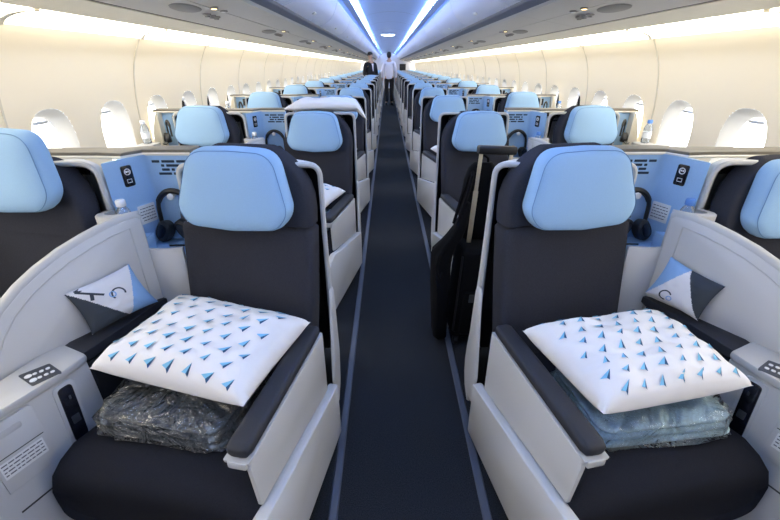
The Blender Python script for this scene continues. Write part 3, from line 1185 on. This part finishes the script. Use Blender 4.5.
# ------------------------------------------------------------------ soft things
def pillow_mesh(corners, T, seed, prints=True, amp=.011, pinch=.07, sag=None, nprint=(8, 8), pscale=1.0, flip=1, name='pillow'):
    """corners: four points counter-clockwise seen from above"""
    c = [Vector(p) for p in corners]
    nrm = (c[1] - c[0]).cross(c[3] - c[0]).normalized()
    def base(u, v):
        uu = u * (1 - pinch * (1 - v * v) * abs(u))
        vv = v * (1 - pinch * (1 - u * u) * abs(v))
        a, b = (uu + 1) / 2, (vv + 1) / 2
        return c[0] * (1 - a) * (1 - b) + c[1] * a * (1 - b) + c[2] * a * b + c[3] * (1 - a) * b
    def h(u, v):
        return (max(0, (1 - u ** 6) * (1 - v ** 6))) ** .5 * (1 - .38 * (u * u + v * v) / 2)
    def wr(u, v):
        e = max(0, 1 - u ** 8) * max(0, 1 - v ** 8)
        return amp * e * (noise.noise(Vector((u * 2.2 + seed, v * 2.2, seed))) * 1.6 + .5 * noise.noise(Vector((u * 6 + v * 3, v * 4 - u * 2 + seed, 2))))
    def top(u, v, lift=0):
        p = base(u, v) + nrm * (T * .66 * h(u, v) + wr(u, v) + lift)
        if sag:
            p.z += sag(u, v)
        return p
    def bot(u, v):
        p = base(u, v) - nrm * (T * .36 * h(u, v))
        if sag:
            p.z += sag(u, v)
        return p
    mb = MB()
    n = 60
    mb.grid(lambda a, b: top(a * 2 - 1, b * 2 - 1), n, n)
    mb.grid(lambda a, b: bot(a * 2 - 1, b * 2 - 1), n, n)
    bmesh.ops.remove_doubles(mb.bm, verts=mb.bm.verts[:], dist=1e-5)
    bmesh.ops.recalc_face_normals(mb.bm, faces=mb.bm.faces[:])
    if prints:
        rnd = random.Random(seed)
        nu, nv = nprint
        Lu = (c[1] - c[0]).length / 2; Lv = (c[3] - c[0]).length / 2
        for j in range(nv):
            for i in range(nu):
                u = -1 + 2 * (i + .5 + (.5 if j % 2 else 0) - .25) / nu
                v = -1 + 2 * (j + .5) / nv
                if abs(u) > .91 or abs(v) > .91:
                    continue
                ang = rnd.uniform(-.25, .25) + (-.55 if flip > 0 else -.6)
                sz = .031 * pscale * rnd.uniform(.85, 1.1)
                ca, sa_ = math.cos(ang), math.sin(ang)
                sq = .8 + .35 * rnd.random()
                def pt(x, y):
                    x *= sq
                    X = (x * ca - y * sa_) * sz; Y = (x * sa_ + y * ca) * sz
                    return mb.v(top(u + X / Lu, v + Y / Lv, .0042))
                mb.mi = 1
                mb.f([pt(0, .70), pt(-.52, -.42), pt(-.04, -.26)])
                mb.mi = 2
                mb.f([pt(0, .70), pt(-.04, -.26), pt(.22, -.34)])
                mb.mi = 0
    return mb

def make_pillow(name, corners, T, label, group, seed, s=1, prints=True, **kw):
    mb = pillow_mesh(corners, T, seed, prints, **kw)
    off = sum((Vector(c) for c in corners), Vector()) / 4
    o = mb.build(name, ['cotton', 'printlight', 'printdark'], None, 1, off, ang=50, fix=False)
    o.location = off
    tag(o, label, 'pillow', group)
    return o

PL = [(-.968, .930, .628), (-.452, .768, .638), (-.334, 1.125, .656), (-.845, 1.280, .668)]
make_pillow('pillow', PL, .15, 'white pillow printed with blue paper planes on the front seat left of the aisle', 'pillows', 3, flip=1, sag=lambda u, v: .012 * (u * u + v * v) - .02)
PR = [(.490, .742, .632), (.970, .845, .628), (.875, 1.160, .664), (.378, 1.080, .650)]
make_pillow('pillow', PR, .15, 'white pillow printed with blue paper planes on the front seat right of the aisle', 'pillows', 8, flip=-1, sag=lambda u, v: .012 * (u * u + v * v) - .02)

def make_blanket(loc, rz, L, W_, H_, m, label, seed, group='wrapped blankets'):
    e = empty('wrapped_blanket', loc, label, 'blanket', group, rz)
    mb = MB()
    # a folded stack: three rounded layers
    for k in range(3):
        z0 = .006 + k * H_ / 3
        out = rrect(L - .012 * k, W_ - .01 * k, .05, 6)
        hh = H_ / 3
        mb.puff(out, [(.94, z0), (.99, z0 + hh * .2), (1.0, z0 + hh * .5), (.985, z0 + hh * .82), (.93, z0 + hh * .98)], lambda u, v, d: (u, v + .004 * math.sin(u * 14 + seed), d))
    mb.build('folded_blanket', m, e, ang=50)
    mb = MB()
    out = []
    n = 72
    rings = []
    for sc, z in ((.9, .001), (1.05, .002), (1.10, .010), (1.06, H_ * .35), (1.04, H_ * .7), (1.0, H_ + .004), (.9, H_ + .010), (.6, H_ + .012), (.25, H_ + .013)):
        r = []
        for k in range(n):
            x, y = superell(L / 2, W_ / 2, k, n, 5)
            q = noise.noise(Vector((k * .9, z * 40, seed))) * .018 + noise.noise(Vector((k * .3, z * 20, seed + 5))) * .022
            f_ = sc + q / .3
            zz = max(.001, z + (.5 if z < H_ else .2) * q * (1 if z > .02 else 0.05))
            r.append((x * f_, y * f_, zz))
        rings.append(r)
    mb.loft(rings)
    mb.build('plastic_wrap', 'wrap' if m == 'darkblanket' else 'wrapcalm', e, ang=25)
    return e

make_blanket((-.710, .945, .467), -.19, .42, .30, .068, 'darkblanket', 'grey blanket in crinkled clear plastic under the pillow on the front left seat', 1)
make_blanket((.715, .935, .467), .12, .44, .30, .068, 'blanket', 'pale blue folded blanket in clear plastic under the pillow on the front right seat', 2)
for s in (-1, 1):
    for r in range(1, 4):
        dy = PITCHY * r
        P = [(s * .965, .860 + dy, .632), (s * .495, .755 + dy, .636), (s * .385, 1.09 + dy, .652), (s * .870, 1.18 + dy, .664)]
        if s > 0:
            P = [P[1], P[0], P[3], P[2]]
        if r == 1 and s < 0:
            P = [(-.965, .90 + dy, .632), (-.47, .765 + dy, .636), (-.362, 1.115 + dy, .652), (-.865, 1.235 + dy, .664)]
        if not (r == 1 and s > 0): make_pillow('pillow', P, .12, 'white pillow lying on the aisle seat, %s row back on the %s' % (ORD[r], SIDE[s]), 'pillows', 20 + r + s, flip=s)
        make_blanket((s * .665, .965 + dy, .467), s * .19, .42, .30, .068, 'blanket', 'plastic wrapped blanket on the aisle seat, %s row back on the %s' % (ORD[r], SIDE[s]), 5 + r)

# pillow thrown over the shell of the second seat on the left
PT = [(-.80, 2.985, 1.170), (-.225, 2.965, 1.170), (-.225, 3.26, 1.15), (-.78, 3.28, 1.15)]
make_pillow('pillow', PT, .085, 'plain white pillow lying on top of the seat shell, second row left of the aisle', 'pillows', 31, prints=False,
            sag=lambda u, v: .020 - .45 * max(0, u - .79) ** 1.2 - .008 * u * u - .03 * max(0, -u - .6) - .03 * max(0, v) ** 2)

# amenity pouches leaning on the arched dividers
def make_pouch(s, label):
    D = onto((.945, 1.33), (1.205, .88))
    e = empty('amenity_pouch', (0, 0, 0))
    # four corners on the divider plane (distance along, height, gap)
    if s < 0:
        C_ = [(.055, .652, .030), (.085, .838, .012), (.275, .815, .012), (.262, .652, .060)]
        C_ = [(.046, .656, .045), (.088, .824, .012), (.295, .808, .012), (.276, .652, .045)]
    else:
        C_ = [(.013, .670, .045), (.044, .828, .012), (.226, .792, .012), (.201, .652, .045)]
    P = [D(*c) for c in C_]
    nrm = (P[3] - P[0]).cross(P[1] - P[0]).normalized()
    if nrm.y > 0:
        nrm = -nrm
    def base(u, v):
        pin = .08
        uu = u * (1 - pin * (1 - v * v)); vv = v * (1 - pin * (1 - u * u))
        a, b = (uu + 1) / 2, (vv + 1) / 2
        return P[0] * (1 - a) * (1 - b) + P[3] * a * (1 - b) + P[2] * a * b + P[1] * (1 - a) * b
    def h(u, v):
        return max(0, (1 - u ** 4) * (1 - v ** 4)) ** .6
    front = lambda u, v, l=0: base(u, v) + nrm * (.030 * h(u, v) + l + .004 * h(u, v) * noise.noise(Vector((u * 3, v * 3, s))))
    back = lambda u, v: base(u, v) - nrm * (.008 * h(u, v))
    mb = MB()
    n = 64
    def region(u, v):
        # colour fields of the printed canvas: 0 white, 1 dark, 2 blue
        if s < 0:
            if v < 1 - 1.82 * (1 - u): return 1
            if u < -.95 + .425 * (1 - v): return 2
            return 0
        if u > -.12 + .56 * (1 - v): return 1
        if u < -.12 - .44 * (1 - v): return 2
        return 0
    g = {}
    for q, fnn in ((0, front), (1, back)):
        gg = [[mb.v(fnn(i / n * 2 - 1, j / n * 2 - 1)) for j in range(n + 1)] for i in range(n + 1)]
        for i in range(n):
            for j in range(n):
                mb.mi = region((i + .5) / n * 2 - 1, (j + .5) / n * 2 - 1) if q == 0 else 0
                mb.f([gg[i][j], gg[i + 1][j], gg[i + 1][j + 1], gg[i][j + 1]])
    bmesh.ops.remove_doubles(mb.bm, verts=mb.bm.verts[:], dist=1e-5)
    off = tuple(Vector((s * P[3].x, P[3].y, .642)))
    e.location = off
    mb.build('pouch', ['kitwhite', 'kitgrey', 'kitblue'], e, s, off, ang=50)
    # printed mark: open ring, small blue ring and a long stroke with a short branch
    mb = MB()
    def arc(cu, cv, r, a0, a1, w_, m, au=1.0, av=1.0):
        mb.mi = m
        N = 18
        pv = None
        for k in range(N + 1):
            t = a0 + (a1 - a0) * k / N
            x, y = math.cos(t), math.sin(t)
            p = mb.v(front(cu + x * r * au, cv + y * r * av, .0015)); q = mb.v(front(cu + x * (r - w_) * au, cv + y * (r - w_) * av, .0015))
            if pv: mb.f([pv[0], p, q, pv[1]])
            pv = (p, q)
    def stroke(a, b, w_, m):
        mb.mi = m
        d = Vector((b[0] - a[0], b[1] - a[1])); L = d.length; d /= L
        pn = Vector((-d.y, d.x)) * w_
        N = 6
        pv = None
        for k in range(N + 1):
            t = Vector(a) + d * L * k / N
            p = mb.v(front(t.x + pn.x, t.y + pn.y, .0015)); q = mb.v(front(t.x - pn.x, t.y - pn.y, .0015))
            if pv: mb.f([pv[0], p, q, pv[1]])
            pv = (p, q)
    if s < 0:
        arc(-.135, .215, .25, -.6, 3.6, .06, 0, .9, 1.1)
        arc(.03, .29, .13, 0, 2 * PI, .05, 1, .9, 1.1)
        stroke((.24, .44), (.79, .93), .045, 0)
        stroke((.50, .68), (.60, .40), .05, 0)
        stroke((.79, .93), (.62, .95), .05, 0)
    else:
        arc(-.30, -.58, .25, .6, 5.0, .06, 0, .9, 1.1)
        arc(-.13, -.65, .12, 0, 2 * PI, .045, 1, .9, 1.1)
    mb.build('printed_mark', ['kitgrey', 'kitblue'], e, s, off, fix=False)
    for p in e.children:
        pass
    return tag(e, label, 'pouch', 'amenity pouches')

make_pouch(-1, 'white, blue and dark grey amenity pouch leaning on the front left divider')
make_pouch(1, 'blue, white and dark grey amenity pouch leaning on the front right divider')

# ------------------------------------------------------------------ trolley case and shoulder bag in the second row on the right
e = empty('trolley_case', (.450, 1.935, 0), 'black trolley case with raised champagne handle standing in front of the second right seat', 'suitcase')
off = (.450, 1.935, 0)
TC = Matrix.Translation((.450, 1.935, 0)) @ Matrix.Rotation(math.radians(4), 4, 'Z') @ Matrix.Rotation(math.radians(2.5), 4, 'Y')
def tc(mb, name, m, par=e, ang=40):
    return mb.build(name, m, par, 1, off, ang)
mb = MB(TC); mb.box(-.17, .17, -.105, .105, .05, .60, .03, 3)
cb = tc(mb, 'case_body', 'bagcloth')
mb = MB(TC); mb.box(-.145, .145, -.125, -.10, .10, .36, .012, 3)
tc(mb, 'front_pocket', 'bagcloth')
mb = MB(TC); mb.box(-.11, -.02, -.1285, -.124, .30, .35, .002)
mb.build('pocket_patch', 'keypad', cb, 1, off)
mb = MB(TC); mb.tube([(-.165, -.095, .56), (-.165, -.095, .1), (-.12, -.1, .08), (.12, -.1, .08), (.165, -.095, .1), (.165, -.095, .56)], .006, 6)
tc(mb, 'piping', 'plastic')
for x in (-.115, .035):
    mb = MB(TC)
    mb.box(x - .012, x + .012, -.006, .006, .58, .88, .003)
    mb.box(x - .009, x + .009, -.0045, .0045, .86, 1.075, .002)
    tc(mb, 'handle_pole', 'gold')
mb = MB(TC)
mb.loft([[(x, u, 1.083 + v) for u, v in rrect(.044 * k, .040 * k, .014 * k, 4)] for x, k in ((-.136, .6), (-.132, .9), (-.124, 1), (.044, 1), (.052, .9), (.056, .6))])
tc(mb, 'handle_grip', 'plastic')
for x in (-.14, .14):
    for y in (-.08, .08):
        mb = MB(TC)
        mb.loft([[(x + d, y + .025 * math.cos(2 * PI * k / 14), .025 + .025 * math.sin(2 * PI * k / 14)) for k in range(14)] for d in (-.01, .01)])
        wl = tc(mb, 'wheel', 'plastic')
        mb = MB(TC); mb.box(x - .015, x + .015, y - .012, y + .012, .03, .06, .003)
        mb.build('wheel_fork', 'plastic', wl, 1, off)

e = empty('shoulder_bag', (.275, 1.97, .35), 'slouching black shoulder bag with strap hanging on the aisle side of the trolley case', 'bag')
off = (.275, 1.97, .35)
mb = MB()
rings = []
for z, cx, cy, hx, hy in ((.03, .232, 1.90, .026, .055), (.06, .226, 1.90, .038, .085), (.20, .222, 1.90, .042, .10), (.36, .220, 1.905, .046, .105), (.48, .216, 1.91, .050, .10), (.55, .220, 1.92, .052, .09), (.61, .244, 1.90, .044, .07), (.66, .274, 1.885, .038, .05), (.72, .300, 1.88, .030, .035), (.78, .318, 1.88, .022, .025), (.84, .328, 1.88, .011, .015)):
    r = []
    for k in range(28):
        x, y = superell(hx, hy, k, 28, 3)
        q = 1 + .22 * noise.noise(Vector((k * .45, z * 11, 3)))
        r.append((cx + x * q, cy + y * q, z))
    rings.append(r)
mb.loft(rings)
mb.build('bag_body', 'bagcloth', e, 1, off, ang=60)
mb = MB()
mb.tube([(.225, 1.85, .60), (.195, 1.82, .57), (.180, 1.80, .52), (.19, 1.795, .47), (.205, 1.80, .44), (.215, 1.82, .48)], .010, 6)
mb.build('carry_loop', 'bagcloth', e, 1, off)
mb = MB()
mb.tube([(.25, 1.86, .62), (.295, 1.865, .78), (.325, 1.87, .90), (.34, 1.885, .97), (.345, 1.905, .985), (.335, 1.93, .96), (.31, 1.95, .85), (.28, 1.96, .70)], .009, 6)
mb.build('strap', 'bagcloth', e, 1, off)

# black backpack standing on the case behind the raised handle
off = (.415, 2.01, .606)
e = empty('backpack', off, 'black backpack standing on top of the trolley case behind its handle poles', 'bag')
mb = MB()
rings = []
for z, hx, hy in ((.606, .085, .040), (.612, .098, .050), (.70, .102, .054), (.82, .098, .052), (.92, .088, .044), (.98, .070, .034), (1.01, .045, .020)):
    r = []
    for k in range(32):
        x, y = superell(hx, hy, k, 32, 3.4)
        q = 1 + .06 * noise.noise(Vector((k * .4, z * 10, 9)))
        r.append((.415 + x * q, 2.012 + y * q, z))
    rings.append(r)
mb.loft(rings)
mb.build('bag_body', 'bagcloth', e, 1, off, ang=60)
mb = MB()
mb.tube([(.39, 2.01, .995), (.392, 2.01, 1.03), (.415, 2.01, 1.045), (.438, 2.01, 1.03), (.44, 2.01, .995)], .007, 6)
mb.build('carry_loop', 'bagcloth', e, 1, off)
for x in (.375, .455):
    mb = MB()
    mb.tube([(x, 1.962, .93), (x - .004, 1.952, .84), (x, 1.956, .72), (x + .006, 1.964, .65)], .008, 6)
    mb.build('shoulder_strap', 'bagcloth', e, 1, off)

# ------------------------------------------------------------------ the two people at the far end
def skin_tree(verts, edges, root, parent, name, m, sub=2):
    me = bpy.data.meshes.new(name)
    me.from_pydata([v[:3] for v in verts], edges, [])
    o = bpy.data.objects.new(name, me)
    COL.objects.link(o)
    if parent is not None:
        o.parent = parent
    sk = o.modifiers.new('skin', 'SKIN')
    sk.use_smooth_shade = True
    if not me.skin_vertices:
        bpy.context.view_layer.objects.active = o
    for i, v in enumerate(verts):
        rr = v[3] if isinstance(v[3], tuple) else (v[3], v[3])
        me.skin_vertices[0].data[i].radius = rr
        me.skin_vertices[0].data[i].use_root = (i == root)
    sb = o.modifiers.new('sub', 'SUBSURF')
    sb.levels = sub; sb.render_levels = sub
    me.materials.append(M[m])
    return o

def person(loc, rz, H_, outfit, pose, label):
    k = H_ / 1.75
    e = empty('person', loc, label, 'person', None, rz)
    V = []; E = []
    def add(x, y, z, r, p=None):
        V.append((x * k, y * k, z * k, tuple(q * k for q in r) if isinstance(r, tuple) else r * k))
        if p is not None:
            E.append((p, len(V) - 1))
        return len(V) - 1
    # facing -y
    pel = add(0, 0, .93, (.14, .10))
    wst = add(0, 0, 1.08, (.125, .09), pel)
    ch = add(0, .005, 1.27, (.155, .105), wst)
    nb = add(0, .01, 1.43, (.09, .075), ch)
    nk = add(0, .0, 1.51, (.05, .052), nb)
    h1 = add(0, -.012, 1.585, (.062, .075), nk)
    h2 = add(0, -.008, 1.66, (.074, .090), h1)
    h3 = add(0, -.004, 1.715, (.058, .068), h2)
    arms = {}
    for sx in (-1, 1):
        sh = add(sx * .17, .01, 1.40, (.052, .055), nb)
        el, wr_, hn = pose[sx]
        a = add(*el, (.041, .041), sh)
        b = add(*wr_, (.028, .030), a)
        c = add(*hn, (.036, .020), b)
        d = (Vector(hn) - Vector(wr_)).normalized()
        sd = Vector((0, 1, 0))
        for q in range(4):
            o_ = (q - 1.5) * .020
            L_ = (.062, .072, .068, .052)[q]
            p = Vector(hn) + d * .035 + sd * o_
            f1 = add(*p, .0095, c)
            p2 = p + d * L_ * .55 + Vector((-sx * .006, 0, 0))
            f2 = add(*p2, .0088, f1)
            p3 = p2 + d * L_ * .45 + Vector((-sx * .016, 0, 0))
            add(*p3, .0078, f2)
        t = Vector(hn) + Vector((0, -.03, -.0))
        t1 = add(*t, .011, c)
        add(*(t + d * .04 + Vector((-sx * .012, -.012, 0))), .009, t1)
        hp = add(sx * .092, 0, .86, (.088, .092), pel)
        st = pose['stride'] * sx
        kn = add(sx * .095, st * .5 - .012, .49, (.056, .060), hp)
        an = add(sx * .10, st + .02, .09, (.036, .040), kn)
        ft = add(sx * .105, st - .04, .035, (.042, .030), an)
        add(sx * .115, st - .13, .028, (.040, .022), ft)
    skin_tree(V, E, 0, e, 'body', 'skin')
    body_v = V
    # face: nose, eyes, mouth, ears
    mb = MB()
    def ell(c, r, n=10):
        mb.loft([[(c[0] * k + r[0] * k * math.sin(PI * j / 8) * math.cos(2 * PI * q / n), c[1] * k + r[1] * k * math.sin(PI * j / 8) * math.sin(2 * PI * q / n), c[2] * k + r[2] * k * math.cos(PI * j / 8)) for q in range(n)] for j in range(1, 8)])
    ell((0, -.098, 1.625), (.011, .016, .022))
    for sx in (-1, 1):
        ell((sx * .076, .0, 1.63), (.010, .018, .030))
    mb.build('nose_and_ears', 'skin', e)
    mb = MB()
    for sx in (-1, 1):
        ell((sx * .030, -.086, 1.648), (.011, .006, .006))
    ell((0, -.086, 1.583), (.022, .006, .005))
    mb.build('eyes_and_mouth', 'hair', e)
    # hair
    mb = MB()
    ell((0, .012, 1.682), (.084, .098, .078), 20)
    if outfit == 'vest':
        ell((0, .105, 1.66), (.045, .042, .042), 14)
    else:
        ell((0, .045, 1.63), (.074, .060, .075), 16)
    mb.build('hair', 'hair', e, ang=80)
    # clothing as tubes a little wider than the body
    def garment(name, m, pts, pel_r=None):
        pass
    V2 = []; E2 = []
    def ad2(x, y, z, r, p=None):
        V2.append((x * k, y * k, z * k, tuple(q * k for q in r) if isinstance(r, tuple) else r * k))
        if p is not None:
            E2.append((p, len(V2) - 1))
        return len(V2) - 1
    a0 = ad2(0, 0, .78, (.176, .134)); a1 = ad2(0, 0, 1.05, (.158, .118), a0); a2 = ad2(0, .005, 1.27, (.180, .128), a1); a3 = ad2(0, .01, 1.42, (.115, .095), a2); ad2(0, .0, 1.475, (.062, .064), a3)
    for sx in (-1, 1):
        el, wr_, hn = pose[sx]
        b0 = ad2(sx * .175, .01, 1.40, (.070, .072), a3)
        b1 = ad2(*el, (.056, .056), b0)
        ad2(*Vector(wr_).lerp(Vector(el), .06), (.043, .043), b1)
    skin_tree(V2, E2, 0, e, 'shirt' if outfit == 'shirt' else 'jacket', 'shirt' if outfit == 'shirt' else 'vest')
    V2 = []; E2 = []
    a0 = ad2(0, 0, 1.00, (.158, .116))
    for sx in (-1, 1):
        st = pose['stride'] * sx
        b0 = ad2(sx * .092, 0, .84, (.100, .102), a0)
        b1 = ad2(sx * .095, st * .5 - .010, .49, (.074, .078), b0)
        ad2(sx * .10, st + .02, .09, (.062, .066), b1)
    skin_tree(V2, E2, 0, e, 'trousers', 'trousers')
    if outfit == 'vest':
        mb = MB()
        mb.grid(lambda u, v: ((-.035 + .07 * u) * (1 - .8 * v) * k, (-.150 - .012 * math.sin(PI * u) + .03 * (1 - v)) * k, (1.42 - .22 * v) * k), 6, 6)
        mb.build('shirt_front', 'shirt', e)
    for sx in (-1, 1):
        st = pose['stride'] * sx
        mb = MB()
        mb.loft([[((sx * .108 + u) * k, y * k, max(.002, z + v) * k) for u, v in rrect(w_ * 2, h_ * 2, min(w_, h_) * .8, 4)] for y, w_, h_, z in ((st + .075, .02, .02, .045), (st + .06, .038, .042, .045), (st + .0, .042, .045, .046), (st - .07, .046, .032, .034), (st - .14, .040, .024, .026), (st - .17, .02, .014, .018))])
        mb.build('shoe', 'shoe', e, ang=60)
    return e

person((.012, 17.2, 0), PI, 1.90, 'shirt',
       {-1: ((-.245, .03, 1.13), (-.245, -.06, .90), (-.24, -.085, .83)), 1: ((.245, .03, 1.13), (.245, -.06, .90), (.24, -.085, .83)), 'stride': .06},
       'person in white shirt and black trousers standing in the aisle, seen from behind')
person((-.62, 14.74, 0), math.radians(35), 1.84, 'vest',
       {-1: ((-.235, .02, 1.13), (-.20, -.14, .96), (-.17, -.20, .95)), 1: ((.235, .02, 1.13), (.20, -.14, .96), (.17, -.20, .95)), 'stride': .02},
       'person in black jacket with dark hair tied back, standing among the left seats')


# dark screen on the far bulkhead, right of the aisle
e = empty('wall_monitor', (.99, 29.87, 1.25), 'dark tilted-looking screen panel on the far bulkhead, right of the standing person', 'screen')
e['label'] = 'dark screen panel on the far bulkhead beside the person in white'
mb = MB(); mb.box(.78, 1.20, 29.84, 29.895, 1.0, 1.52, .01)
mb.build('screen_case', 'plastic', e, 1, (.99, 29.87, 1.25))
mb = MB(); mb.box(.80, 1.18, 29.836, 29.842, 1.03, 1.49)
mb.build('screen_face', 'gloss', e, 1, (.99, 29.87, 1.25))
